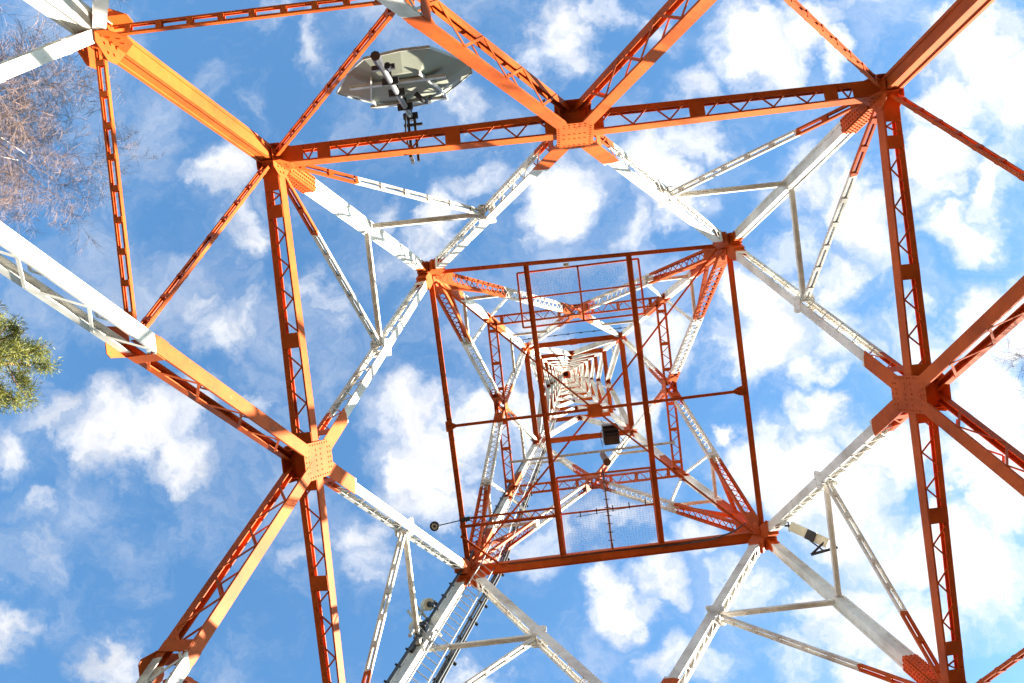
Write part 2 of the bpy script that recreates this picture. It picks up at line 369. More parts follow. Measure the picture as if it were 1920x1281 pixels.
# ---- level A: laced horizontal beams, corner to corner, widest at the middle
for k in range(4):
    n = facen(k); a0, b0, m0 = corner(1, k), corner(1, (k+1) % 4), mid(1, k)
    m = MB(); LCS = []; H = .24
    for (p, q) in ((a0, m0), (b0, m0)):
        channels(m, p, q, n, .32, .43, H, .02, flo=.10)
        st = ensure_down(p, q, n)
        for u0, u1 in ((.10, .155), (.205, .575), (.635, .93)):
            lc = MB(); lacing(lc, p, q, n, .32, .43, H, .34, .032, (st,), t0=u0, t1=u1); LCS.append(lc)
    beam = m.build('horizontal_beam', PAINT, TOWER)
    for lc in LCS: lc.build('lacing', PAINT, beam)
    for (p, q) in ((a0, m0), (b0, m0)):
        st = ensure_down(p, q, n)
        for u, ln in ((.07, .5), (.18, .26), (.605, .30), (.93, .3)):
            bt = MB(); batten(bt, p, q, n, .32, .43, H, u, ln, (st,)); bt.build('batten_plate', PAINT, beam)
    # the big bolted node in the middle: inner plate, outer plate and the box between them
    ax = (b0 - a0).normalized(); t = n.cross(ax); t = t if t.z > 0 else -t
    for sg, nm in ((1, 'gusset_plate'), (-1, 'gusset_plate')):
        gp = MB(); c = m0 + n*sg*(.215 + .012)
        hw, hh, cx = .36, .56, .17
        poly = [(-hw, -hh+cx), (-hw+cx, -hh), (hw-cx, -hh), (hw, -hh+cx), (hw, hh-cx), (hw-cx, hh), (-hw+cx, hh), (-hw, hh-cx)]
        gp.prism([c + ax*x + t*y for x, y in poly], n*sg*.022)
        bn = n*sg
        for x in range(-3, 4):
            for y in range(-5, 6):
                if abs(x) in (3,) or abs(y) in (5, 4) or (abs(y) == 1 and abs(x) < 3):
                    px, py = x*.103, y*.098
                    if abs(px)/hw + abs(py)/hh < 1.62: gp.bolt(c + ax*px + t*py + bn*.022, bn, .016, .014)
        gp.build(nm, PAINT, TOWER)
    bx = MB()
    for s_ in (-1, 1):
        bx.bar(m0 - t*.42 + ax*s_*.27, m0 + t*.42 + ax*s_*.27, n, .376, .02)
    bx.bar(m0 - ax*.25 - t*.30, m0 + ax*.25 - t*.30, n, .374, .02)
    bx.bar(m0 - ax*.25 + t*.30, m0 + ax*.25 + t*.30, n, .374, .02)
    bx.bar(m0 - ax*.25 + t*.02, m0 + ax*.25 + t*.02, n, .374, .016)
    bx.build('node_box', PAINT, TOWER)

# ---- diagonals
def diagonal(a, b, n, s0, s1, h, fl, pitch, lw, bats=(), name='diagonal_brace', trim=(.03, .03), single=True, sides=(-1, 1), th=.018, flo=None):
    Ln = (b-a).length; p = a.lerp(b, trim[0]); q = a.lerp(b, 1-trim[1])
    m = MB(); channels(m, p, q, n, s0, s1, h, fl, th, flo)
    for u, ln in bats: batten(m, p, q, n, s0, s1, h, u, ln)
    o = m.build(name, PAINT, TOWER)
    lc = MB(); lacing(lc, p, q, n, s0, s1, h, pitch, lw, sides, single, t0=.03, t1=.97); lc.build('lacing', PAINT, o)
    return o
def on_diag(i_mid, i_cor, k, kc, z):          # point on the diagonal from mid(i_mid,k) to corner(i_cor,kc) at height z
    a, b = mid(i_mid, k), corner(i_cor, kc); t = (z*S + 1.6 - a.z)/(b.z - a.z); return a.lerp(b, t)
def on_leg(i, k, z):
    a, b = corner(i, k), corner(i+1, k); t = (z*S + 1.6 - a.z)/(b.z - a.z); return a.lerp(b, t)
for k in range(4):
    n = facen(k, 0)
    for kc in (k, (k+1) % 4):
        # feet to level A
        diagonal(mid(1, k), corner(0, kc), n, .49, .54, .25, .025, .62, .045, bats=((.23, .22), (.5, .25), (.75, .25)), trim=(.012, .02), flo=.12)
        # A to B
        diagonal(mid(1, k), corner(2, kc), facen(k, 1), .40, .29, .22, .022, .34, .026, bats=((.06, .2), (.5, .30), (.92, .25)), trim=(.03, .03), flo=.08)
        # B corner up to the middle of E
        diagonal(corner(2, kc), mid(3, k), facen(k, 2), .34, .32, .12, .05, .24, .028, bats=((.08, .25), (.48, .16), (.94, .2)), trim=(.03, .02), single=False, sides=(-1,), th=.02)
        # E middle up to F
        diagonal(mid(3, k), corner(4, kc), facen(k, 3), .30, .22, .10, .05, .22, .028, bats=((.08, .2), (.5, .14)), single=False, sides=(-1,), trim=(.02, .03))
# arms of the gussets along the diagonals at A (orange stubs)
for k in range(4):
    n = facen(k, 1); st = MB()
    for kc in (k, (k+1) % 4):
        a, b = mid(1, k), corner(2, kc)
        for sg in (1,):
            st.bar(a.lerp(b, .02), a.lerp(b, .175), n, .014, .34, on=sg*.215)
    st.build('gusset_arm', PAINT, TOWER)

# ---- light struts made of two flat angles and battens
def strut(a, b, n, w=.17, h=.10, fl=.05, nb=9, trim=(.02, .02), name='strut', bl=.09, mat=None):
    p = a.lerp(b, trim[0]); q = a.lerp(b, 1-trim[1]); m = MB()
    ax = (q-p).normalized(); nn = (n - ax*n.dot(ax)).normalized(); t = ax.cross(nn)
    for sg in (-1, 1):
        m.bar(p, q, n, .012, h, on=sg*(w/2))
        m.bar(p, q, n, fl, .012, on=sg*(w/2 - fl/2 - .006), ot=-h/2 + .006)
        m.bar(p, q, n, fl, .012, on=sg*(w/2 - fl/2 - .006), ot=h/2 - .006)
    for i in range(nb):
        u = (i+.5)/nb; Ln = (q-p).length
        for s_ in (-1, 1):
            m.bar(p.lerp(q, u - bl/Ln/2) + t*s_*(h/2 + .006), p.lerp(q, u + bl/Ln/2) + t*s_*(h/2 + .006), t, .010, w)
    return m.build(name, mat or PAINT, TOWER)
def node_plate(c, n, ax, w=.34, h=.34, off=.1, name='node_plate', sides=(-1, 1), mat=None):
    t = n.cross(ax).normalized(); cx = w*.28
    for sg in sides:
        m = MB()
        q = c + n*sg*off
        poly = [(-w, -h+cx), (-w+cx, -h), (w-cx, -h), (w, -h+cx), (w, h-cx), (w-cx, h), (-w+cx, h), (-w, h-cx)]
        m.prism([q + ax*x/2 + t*y/2 for x, y in poly], n*sg*.014)
        for x, y in ((-.6, -.6), (.6, -.6), (.6, .6), (-.6, .6), (0, .7), (0, -.7), (.7, 0), (-.7, 0)):
            m.bolt(q + ax*x*w/2 + t*y*h/2 + n*sg*.014, n*sg, .016, .016)
        m.build(name, mat or PAINT, TOWER)
zAB = (zA+zB)/2; zBE = (zB+zE)/2
for k in range(4):
    k2 = (k+1) % 4; n0, n1, n2 = facen(k, 0), facen(k, 1), facen(k, 2)
    for kc in (k, k2):
        axh = (corner(1, k2) - corner(1, k)).normalized()
        # below A: from the leg node C to the diagonal, from the A corner to the same point, and the heavier one further down
        dC = on_diag(1, 0, k, kc, zC); lC = on_leg(0, kc, zC)
        strut(lC, dC, n0, .145, .06, .022, 9, (.05, .03), mat=OPAINT)
        strut(corner(1, kc), dC, n0, .15, .06, .022, 9, (.05, .03))
        dL = on_diag(1, 0, k, kc, 1.37)
        strut(lC, dL, n0, .30, .18, .09, 3, (.06, .03))
        node_plate(dC, n0, axh, .46, .5, .265, sides=(-1,), mat=OPAINT)
        lL = on_leg(0, kc, 1.18); strut(lL, dL, n0, .2, .13, .06, 7, (.05, .03))
        strut(lL, on_diag(1, 0, k, kc, .66), n0, .24, .15, .07, 5, (.05, .03))
        # A to B
        dM = on_diag(1, 2, k, kc, zAB); lM = on_leg(1, kc, zAB)
        strut(corner(1, kc), dM, n1, .15, .07, .04, 8, (.06, .03), bl=.12)
        strut(lM, dM, n1, .11, .08, .045, 7, (.05, .04))
        node_plate(dM, n1, axh, .42, .36, .175)
        # B to E
        a, b = corner(2, kc), mid(3, k); dN = a.lerp(b, .5); lN = on_leg(2, kc, zBE)
        strut(lN, dN, n2, .09, .07, .035, 5, (.04, .05))
        strut(on_leg(2, kc, zB + .24), dN, n2, .10, .09, .04, 4, (.04, .05))
        strut(on_leg(2, kc, zE - .06), dN, n2, .08, .06, .03, 4, (.04, .05))
        a, b = mid(3, k), corner(4, kc); dP = a.lerp(b, .5); lP = on_leg(3, kc, (zE + 6.3)/2)
        strut(lP, dP, facen(k, 3), .08, .06, .03, 4, (.04, .05))
# corner node plates on the legs at C, A and B
for k in range(4):
    for (c, w, h, nm) in ((on_leg(0, k, zC), .48, .62, 0), (corner(1, k), .42, .6, 1), (corner(2, k), .42, .55, 2)):
        for f in (k, (k+3) % 4):
            n = inward(f); ax = (corner(1, (f+1) % 4) - corner(1, f)).normalized(); toward = ax if f == k else -ax
            nf = facen(f, 0 if nm == 0 else 1); t = nf.cross(ax); t = t if t.z > 0 else -t
            for sg in (-1, 1):
                m = MB()
                q = c + nf*sg*(legw(0)*.5 - .03 + .016*nm*0)
                poly = [(-.12, -h/2), (w*.55, -h*.5), (w, -h*.15), (w, h*.15), (w*.55, h*.5), (-.12, h/2)]
                m.prism([q + toward*x + t*y for x, y in poly], nf*sg*.016)
                for bx_, by_ in ((.3, -.3), (.3, .3), (.75, -.1), (.75, .1), (.5, -.2), (.5, .2), (.45, 0)):
                    m.bolt(q + toward*bx_*w + t*by_*h + nf*sg*.016, nf*sg, .018, .018)
                m.build('gusset_plate', OPAINT if nm == 0 else PAINT, TOWER)

# star of stubs round each B corner (spliced brace ends)
for k in range(4):
    m = MB(); c = corner(2, k)
    for f in (k, (k+3) % 4):
        a, b = c, mid(1, f); m.bar(a.lerp(b, .01), a.lerp(b, .085), facen(f, 1), .31, .40)
        a, b = c, mid(3, f); m.bar(a.lerp(b, .01), a.lerp(b, .10), facen(f, 2), .35, .15)
    m.bar(c, c.lerp(corner(1, k), .07), Vector((1, 0, 0)), .34, .34)
    m.build('brace_end', PAINT, TOWER)

# ---- level B diaphragm
def P(x, y, z=zB, dz=0.): v = V(x, y, z); v.z += dz; return v
UPV = Vector((0, 0, 1))
for k in range(4):
    a, b = corner(2, k), corner(2, (k+1) % 4); n = inward(k); m = MB()
    if k == 2:
        m.bar(a, b, n, .30, .02, ot=0); m.bar(a, b, n, .016, .24, on=.15); m.bar(a, b, n, .016, .24, on=-.13)
    elif k == 0:
        m.bar(a, b, n, .10, .014); m.bar(a, b, n, .014, .12, on=-.057)
    else:
        m.bar(a, b, n, .12, .014); m.bar(a, b, n, .014, .13, on=-.067); m.bar(a, b, n, .014, .07, on=.067)
    m.build('horizontal_beam', PAINT, TOWER)
def beam(name, a, b, w, h, mat=None, par=None, th=.014):
    m = MB(); n = UPV.cross(b-a).normalized()
    m.bar(a, b, n, w, th); m.bar(a, b, n, th, h, on=w/2 - th/2, ot=0); m.bar(a, b, n, th, h, on=-w/2 + th/2, ot=0)
    return m.build(name, mat or PAINT, par or TOWER)
beam('floor_beam', P(-.243, -.72), P(-.228, .735), .155, .16)
beam('floor_beam', P(.262, -.705), P(.256, .73), .155, .16)
beam('cross_tie', P(-.72, .023, dz=-.09), P(.73, .011, dz=-.09), .085, .07)
for a in ((-.70, -.70), (.70, -.70), (.70, .70), (-.68, .70)):
    m = MB(); m.bar(P(a[0], a[1], dz=-.14), P(.009, .021, dz=-.14), UPV, .05, .012); m.bar(P(a[0], a[1], dz=-.14), P(.009, .021, dz=-.14), UPV, .012, .055, on=.02)
    m.build('cross_tie', PAINT, TOWER)
m = MB(); c = P(.009, .021, dz=-.17)
m.prism([c + Vector((x, y, 0)) for x, y in ((-.22, -.10), (-.1, -.17), (.1, -.17), (.22, -.10), (.22, .10), (.1, .17), (-.1, .17), (-.22, .10))], UPV*.018)
for x in (-.15, -.05, .05, .15):
    for y in (-.07, .07): m.bolt(c + Vector((x, y, 0)), -UPV, .014, .014)
m.build('gusset_plate', PAINT, TOWER)
for sx_, yy in ((-.72, .023), (.73, .011)):
    m = MB(); c = P(sx_, yy, dz=-.06); s_ = 1 if sx_ < 0 else -1
    m.prism([c + Vector((s_*x, y, 0)) for x, y in ((-.04, -.16), (.12, -.12), (.26, -.05), (.26, .05), (.12, .12), (-.04, .16))], UPV*.016); m.build('gusset_plate', PAINT, TOWER)
# small ties near the ladder corner and the outrigger walkway on the left side
beam('cross_tie', P(-.715, .563, dz=-.05), P(-.52, .735, dz=-.05), .06, .06)
beam('floor_beam', P(-.715, .519, dz=-.02), P(-.24, .515, dz=-.02), .085, .08)
beam('floor_beam', P(-.715, .484, dz=.06), P(-.24, .480, dz=.06), .06, .06)
m = MB()
for i in range(14):
    x0 = -.70 + i*.033; s_ = i % 2
    m.bar(P(x0, .519 - .035*s_, dz=.02), P(x0+.033, .519 - .035*(1-s_), dz=.02), UPV, .012, .03)
m.build('lacing', PAINT, TOWER)
# work platforms: frame, wire mesh, rails
def platform(x0, x1, y0, y1, dz, label, step=.085, wires=True):
    t = thing('mesh_platform', P((x0+x1)/2, (y0+y1)/2, dz=dz), label, 'platform', 'wire mesh platforms inside the tower')
    m = MB(); w = .10
    for a, b in (((x0, y0), (x1, y0)), ((x1, y0), (x1, y1)), ((x1, y1), (x0, y1)), ((x0, y1), (x0, y0))):
        m.bar(P(*a, dz=dz), P(*b, dz=dz), UPV, .09, .055)
    m.build('frame', PAINT, t)
    m = MB(); mx_ = (x0+x1)/2; m.bar(P(mx_, y0, dz=dz-.02), P(mx_, y1, dz=dz-.02), UPV, .05, .05); 
    m.bar(P(x0, lerp(y0, y1, .47), dz=dz-.03), P(x1, lerp(y0, y1, .47), dz=dz-.03), UPV, .04, .045); m.build('joist', PAINT, t)
    if wires:
        m = MB(); nx = int((x1-x0)*S/step/1.6); ny = int((y1-y0)*S/step)
        for i in range(1, nx): xx = lerp(x0, x1, i/nx); m.bar(P(xx, y0, dz=dz+.03), P(xx, y1, dz=dz+.03), UPV, .004, .004)
        for i in range(1, ny): yy = lerp(y0, y1, i/ny); m.bar(P(x0, yy, dz=dz+.037), P(x1, yy, dz=dz+.037), UPV, .004, .004)
        m.build('wire_mesh', WIRE, t)
    return t
platform(-.292, .310, -.690, -.418, .16, 'wire mesh platform in an orange frame at the upper side of the square opening', .055)
platform(-.215, .245, .335, .715, .12, 'large wire mesh platform between the two long beams below the open shaft', .055)
# insulators and rods hanging under the lower mesh platform
m = MB(); 
m.tube([P(.012, .30, dz=-.05), P(.016, .5, dz=-.05), P(.018, .71, dz=-.05)], .018, 6)
for i in range(9):
    y = .34 + i*.04; m.bar(P(.0, y, dz=-.05), P(.03, y+.002, dz=-.05), UPV, .012, .02)
for i in range(5):
    x = -.12 + i*.08; m.bar(P(x, .505 - i*.006, dz=-.05), P(x, .535 - i*.006, dz=-.05), UPV, .02, .03)
m.tube([P(-.14, .53, dz=-.05), P(.24, .505, dz=-.05)], .008, 5)
tag(m.build('rod_antenna', DARK), 'dark thin cross shaped rod antenna under the large wire mesh platform', 'antenna')

# ---- level E beams and the shaft above
for k in range(4):
    a, b = corner(3, k), corner(3, (k+1) % 4); n = inward(k)
    m = MB(); channels(m, a, b, n, .34, .34, .13, .05)
    for u in (.06, .25, .40, .60, .75, .94): batten(m, a, b, n, .34, .34, .13, u, .12, (ensure_down(a, b, n),))
    o = m.build('horizontal_beam', PAINT, TOWER)
    lc = MB(); lacing(lc, a, b, n, .34, .34, .13, .27, .03, (ensure_down(a, b, n),)); lc.build('lacing', PAINT, o)
    node_plate(mid(3, k), facen(k, 3), (b-a).normalized(), .5, .55, .19)
rest = MB()
for i in range(4, len(LV)):
    s = max(.3, 1 - (i-4)*.085)
    for k in range(4):
        a, b = corner(i, k), corner(i, (k+1) % 4); n = inward(k); m = MB()
        m.bar(a, b, n, .21*s, .02); m.bar(a, b, n, .016, .17*s, on=.105*s); m.bar(a, b, n, .016, .17*s, on=-.105*s)
        c_ = (a+b)/2; m.bar(c_ - (b-a).normalized()*.16*s, c_ + (b-a).normalized()*.16*s, n, .27*s, .03)
        m.build('horizontal_beam', PAINT, TOWER)
        if i == len(LV)-1: continue
        for q in (0, 1):
            kc = (k+q) % 4
            a, b = corner(i, kc), mid(i+1, k)
            m = MB() if i < 8 else rest
            nn = facen(k, i)
            m.bar(a, b, nn, .22*s, .02); m.bar(a, b, nn, .016, .12*s, on=.11*s); m.bar(a, b, nn, .016, .12*s, on=-.11*s)
            m.bar(a, b, nn, .03, .02, on=0, ot=.05*s)
            if i < 8: m.build('diagonal_brace', PAINT, TOWER)
            dm = a.lerp(b, .5); lm = corner(i, kc).lerp(corner(i+1, kc), .5)
            rest.bar(lm, dm, facen(k, i), .05*s, .05*s)
            if i > 6: rest.bar(mid(i, k), corner(i+1, kc), facen(k, i), .10*s, .05*s, on=-.03*s)
    if 6 < i < len(LV)-1:                                # extra rings half way up every panel
        for k in range(4):
            a = corner(i, k).lerp(corner(i+1, k), .5); b = corner(i, (k+1) % 4).lerp(corner(i+1, (k+1) % 4), .5)
            rest.bar(a, b, inward(k), .10*s, .06)
            for u in (.25, .75):
                if i < 8: continue
                a = corner(i, k).lerp(corner(i+1, k), u); b = corner(i, (k+1) % 4).lerp(corner(i+1, (k+1) % 4), u)
                rest.bar(a, b, inward(k), .13*s, .02); rest.bar(a, b, inward(k), .016, .10*s, on=.065*s)
tag(rest.build('upper_bracing', PAINT, TOWER), kind='stuff')
m = MB(); top = LV[-1]; zt = top[0]
m.hexa([V(x*.045, y*.045, z) for z in (zt+.01, zt+.05) for x, y in SG]); m.build('top_platform', DARK, TOWER)

# guide rails of the hoist shaft inside the upper tower
for (x, y, z0, z1) in ((.17, -.02, zE, 9.0), (.17, .10, zE, 9.0)):
    m = MB(); m.bar(V(x, y, z0), V(x*.55, y, z1), Vector((1, 0, 0)), .06, .05); m.build('guide_rail', PAINT, TOWER)
for y in (-.02, .10):
    pass

# ---------------------------------------------------------------- things on the tower
# dish reflector outside face 0, on a vertical pipe
DC = Vector((-.551*S, -7.2, 2.68*S + 1.6))
OUT = [(-1.3, .45), (-.85, -.55), (-.41, -1.14), (.28, -1.31), (.79, -1.28), (1.43, -.22), (1.41, .28), (.81, 1.26), (.35, 1.81), (-.12, 1.90), (-.65, 1.47), (-1.05, .9)]
ant = thing('dish_antenna', DC, 'large grey faceted dish antenna clamped to a vertical pipe outside the upper beam', 'antenna')
m = MB(); c0 = Vector((.08, 0, .2)); k_ = len(OUT)
def dp(x, z, s, d): return DC + Vector((c0.x + (x-c0.x)*s, d, c0.z + (z-c0.z)*s))
rings = [[dp(x, z, s, d) for x, z in OUT] for s, d in ((1, 0), (.62, .20), (.0001, .30))]
vs = []; fs = []
for r_ in rings[:2]: vs += r_
vs.append(dp(0, 0, 0, .27)); back = [v + Vector((0, -.02, 0)) for v in vs]
for j in range(k_):
    fs.append((j, (j+1) % k_, k_+(j+1) % k_, k_+j)); fs.append((k_+j, k_+(j+1) % k_, 2*k_))
q = len(vs); fs += [tuple(q+i for i in f)[::-1] for f in fs]; vs += back
fs += [(j, (j+1) % k_, q+(j+1) % k_, q+j) for j in range(k_)]
m.add(vs, fs); m.build('reflector', PANEL, ant)
m = MB()
for j in range(k_): m.bar(rings[0][j], rings[0][(j+1) % k_], Vector((0, 1, 0)), .05, .02)
m.build('rim', GALV, ant)
for sx_ in (-.62, .80):                                   # vertical ribs
    m = MB(); pts = [DC + Vector((sx_*.62, .24, -.75)), DC + Vector((sx_*.95, .28, .2)), DC + Vector((sx_, .2, 1.1))]
    for a, b in zip(pts, pts[1:]): m.bar(a, b, Vector((1, 0, 0)), .03, .07)
    m.build('rib', GALV, ant)
for z_, w in ((-.45, .95), (.80, .80)):                  # horizontal channels across the back
    m = MB(); m.bar(DC + Vector((-w*.9, .26, z_)), DC + Vector((w, .26, z_)), Vector((0, 1, 0)), .05, .11); m.build('back_rail', GALV, ant)
m = MB(); m.tube([DC + Vector((0, .42, -2.2)), DC + Vector((0, .42, 1.45))], .055, 12); m.build('mast_pipe', simple('dull_steel', (.17, .175, .18), .5, .3), ant, True)
for z_ in (-1.0, -.35, .55, 1.2):
    m = MB(); c = DC + Vector((0, .42, z_)); m.bar(c - Vector((.15, 0, 0)), c + Vector((.15, 0, 0)), Vector((0, 1, 0)), .13, .05)
    m.bar(c + Vector((0, -.2, 0)), c, Vector((1, 0, 0)), .08, .05); m.build('clamp', DARK, ant)
m = MB(); c = DC + Vector((0, .42, -2.0))
m.tube([c + Vector((0, 0, -.30)), c + Vector((0, 0, -.05))], .085, 8); m.tube([c + Vector((.10, 0, .2)), c + Vector((.10, 0, .36))], .06, 8); m.tube([c + Vector((0, 0, -.06)), c + Vector((0, 0, .3))], .06, 8)
m.bar(c + Vector((-.18, 0, .28)), c + Vector((.22, 0, .28)), UPV, .08, .08); m.bar(c + Vector((.16, 0, .2)), c + Vector((.10, 0, .3)), UPV, .05, .05); m.build('pipe_foot', DARK, ant)
m = MB(); a = DC + Vector((0, .46, 1.25)); b = Vector((-.553*S, -5.85, a.z))
for dx in (-.06, .07): m.bar(a + Vector((dx, 0, 0)), b + Vector((dx, 0, 0)), Vector((1, 0, 0)), .05, .09)
for u in (.15, .4): m.bar(a.lerp(b, u) - Vector((.16, 0, 0)), a.lerp(b, u) + Vector((.22, 0, 0)), UPV, .06, .05)
m.bar(b + Vector((-.07, 0, .1)), b + Vector((-.02, 0, -.5)), Vector((1, 0, 0)), .06, .05)
m.build('mounting_arm', DARK, ant)
m = MB(); m.tube([DC + Vector((.30, .36, .0)), DC + Vector((.42, .50, .05)), DC + Vector((.47, .46, .3)), DC + Vector((.52, .30, .52))], .05, 8); m.build('feed_elbow', DARK, ant, True)
m = MB(); m.tube([a + Vector((-.05, 0, -.4)), a + Vector((-.12, .3, -.15)), lerp(a, b, .6) + Vector((-.1, 0, -.15)), b + Vector((0, .05, -.25))], .02, 6); m.build('feed_cable', CABLE, ant, True)

# climbing ladder and cable run along the leg of corner 3
def leg3(z):
    for i in range(len(LV)-1):
        if LV[i][0] <= z <= LV[i+1][0] + 1e-6: break
    t = (z - LV[i][0])/(LV[i+1][0]-LV[i][0]); return corner(i, 3).lerp(corner(i+1, 3), t)
inw = Vector((1, -1, 0)).normalized(); side = Vector((1, 1, 0)).normalized()
ZS = [-.24, .6, 1.4, 2.2, 2.8, 3.4, 3.9, zB-.02, 4.4, 4.8, zE, 5.7, 6.3, 7.2, 7.95, 8.6, 9.15, 9.65]
def off(z, a, b): s = 1 if z < zB else max(.45, 1-(z-zB)*.22); return leg3(z) + side*a*s + inw*b*s
lad = thing('ladder', leg3(-.24), 'narrow steel climbing ladder fixed to the inner side of the leg, lower left', 'ladder')
rung = MB(); 
for a in (.10, .50):
    m = MB(); m.tube([off(z, a, .56) for z in ZS], .018, 6, True); m.build('rail', GALV, lad, True)
z = -.15
while z < 8.5:
    rung.tube([off(z, .10, .56), off(z, .50, .56)], .014, 5); z += .30/S
tag(rung.build('rungs', GALV, lad), kind='stuff')
z = 2.2
while z < 7.5:
    m = MB()
    c = off(z, .30, .56); m.tube([off(z, -.05, .0), off(z, .30, .56), off(z, .62, .40)], .014, 5)
    z += .42; m.build('bracket', GALV, lad)
hp = MB(); z = 4.5
while z < 8.0:
    s = max(.45, 1-(z-zB)*.22)
    c = off(z, .30, .56); hp.tube([c + (side*math.cos(a_)*.30 + inw*math.sin(a_)*.36 + inw*.28)*s for a_ in [math.pi*2*i/14 for i in range(15)]], .010, 4); z += .9/S
for aa in (.4, 1.57, 2.7):
    hp.tube([off(z, .30, .56) + (side*math.cos(aa)*.30 + inw*(math.sin(aa)*.36+.28))*max(.45, 1-(z-zB)*.22) for z in ZS if z > 4.35 and z < 8.2], .008, 4)
hp.build('safety_cage', GALV, lad)
cab = thing('cable_run', off(-.24, .7, .12), 'thick bundle of black feeder cables clamped beside the climbing ladder', 'cables')
for j, (a, b, r_) in enumerate(((.64, .46, .034), (.715, .44, .042), (.79, .47, .034), (.70, .52, .026))):
    m = MB(); m.tube([off(z, a + random.uniform(-.015, .015), b) for z in ZS[:14]], r_, 6); m.build('feeder_cable', CABLE, cab, True)
m = MB(); z = .2
while z < 6.2:
    m.bar(off(z, .58, .45), off(z, .90, .45), UPV, .05, .07)
    z += .155
m.build('clamps', DARK, cab)['kind'] = 'stuff'
cab2 = thing('cable_run', off(-.24, -.26, .1), 'thin black cable with step bolts along the outer edge of the ladder leg', 'cables')
m = MB(); m.tube([off(z, -.235, .30) for z in ZS[:12]], .03, 6); m.tube([off(z, -.27, .28) for z in ZS[:12]], .014, 5); m.build('feeder_cable', CABLE, cab2, True)
m = MB(); z = .3
while z < 5.0:
    m.bar(off(z, -.18, .3), off(z, -.33, .28), UPV, .035, .045); z += .11
m.build('step_bolts', DARK, cab2)['kind'] = 'stuff'

# cluster of small drum antennas beside the ladder leg
def drum(loc, axis, r, d, label, mat=CREAM):
    t = thing('drum_antenna', loc, label, 'antenna', 'drum antennas beside the ladder')
    axis = axis.normalized(); m = MB()
    m.tube([loc, loc + axis*d*.85, loc + axis*d], [r, r, r*.86], 20); m.build('drum', mat, t)
    m = MB(); m.tube([loc - axis*.10, loc], [r*.35, r*.5], 10); m.tube([loc - axis*.42, loc - axis*.08], .05, 8)
    m.bar(loc - axis*.30 - UPV*.22, loc - axis*.30 + UPV*.22, Vector((1, 0, 0)), .06, .06)
    m.build('mount', DARK, t); return t
drum(V(-.820, .745, 3.70), Vector((-.5, .2, .75)), .16, .26, 'upper white drum antenna on the bracket behind the ladder leg')
drum(V(-.855, .800, 3.60), Vector((-.7, .4, .5)), .17, .26, 'lower pale drum antenna on the bracket behind the ladder leg')
fr = thing('antenna_bracket', V(-.83, .84, 3.5), 'dark welded bracket holding the drum antennas on the ladder leg', 'bracket')
m = MB()
m.bar(V(-.77, .86, 3.45), V(-.90, .74, 3.62), UPV, .06, .06); m.bar(V(-.77, .86, 3.62), V(-.90, .74, 3.75), UPV, .05, .05)
m.bar(V(-.86, .78, 3.40), V(-.86, .78, 3.78), Vector((1, 0, 0)), .07, .07); m.bar(V(-.80, .84, 3.40), V(-.80, .84, 3.7), Vector((1, 0, 0)), .05, .05)
m.build('frame', GALV, fr)
for i in range(3):
    m = MB(); c = V(-.875 + i*.022, .86 - i*.03, 3.44 + .05*i); m.bar(c, c + Vector((.05, .0, .26)), Vector((1, 0, 0)), .14, .2); m.build('radio_box', DARK, fr)
# panel antenna near B corner 2
pa = thing('panel_antenna', V(.9, .68, 3.95), 'small pale panel antenna with a dark box beside the right lower leg joint', 'antenna')
a, b = V(.835, .645, 4.02), V(.962, .715, 3.90)
m = MB(); m.bar(a, b, UPV, .10, .26); m.build('housing', CREAM, pa)
m = MB(); m.bar(a.lerp(b, .40) - UPV*.10, a.lerp(b, .62) - UPV*.10, UPV, .09, .27); m.build('radio_box', DARK, pa)
m = MB(); e = V(.955, .735, 3.90)
m.bar(a.lerp(b, .55) + Vector((-.08, .1, -.12)), e + Vector((-.1, .06, 0)), UPV, .04, .04)
m.bar(e + Vector((-.45, .12, 0)), V(1.0, .735, 3.90) - Vector((.0, .0, 0)), UPV, .06, .06); m.bar(e + Vector((-.42, .10, 0)), e + Vector((-.05, -.16, .05)), UPV, .04, .05)
m.bar(a - Vector((.16, .02, 0)), a + Vector((.05, .0, 0)), UPV, .04, .05); m.bar(a + Vector((-.05, -.15, 0)), a + Vector((-.05, .15, 0)), UPV, .03, .03)
m.build('bracket', DARK, pa)
# round beacon lamp on an outrigger arm
bc = thing('beacon_lamp', V(-.839, .503, zB), 'round grey beacon lamp at the end of a thin arm, left of the mast opening', 'lamp')
c = V(-.839, .503, zB)
m = MB(); ringp = [c + Vector((math.cos(a_)*.115, math.sin(a_)*.115, 0)) for a_ in [i*math.pi/10 for i in range(21)]]
m.tube(ringp, .034, 8); m.build('rim', DARK, bc, True)
m = MB(); m.tube([c + UPV*.10, c + UPV*.02, c - UPV*.02], [.06, .095, .095], 16); m.build('reflector', CREAM, bc)
m = MB(); m.tube([c - UPV*.06, c - UPV*.02], [.03, .042], 10); m.build('bulb', DARK, bc)
m = MB(); m.tube([c + Vector((.12, -.01, 0)), V(-.70, .487, zB)], .016, 6); m.bar(V(-.705, .487, zB), V(-.66, .484, zB), UPV, .07, .12); m.build('arm', DARK, bc)
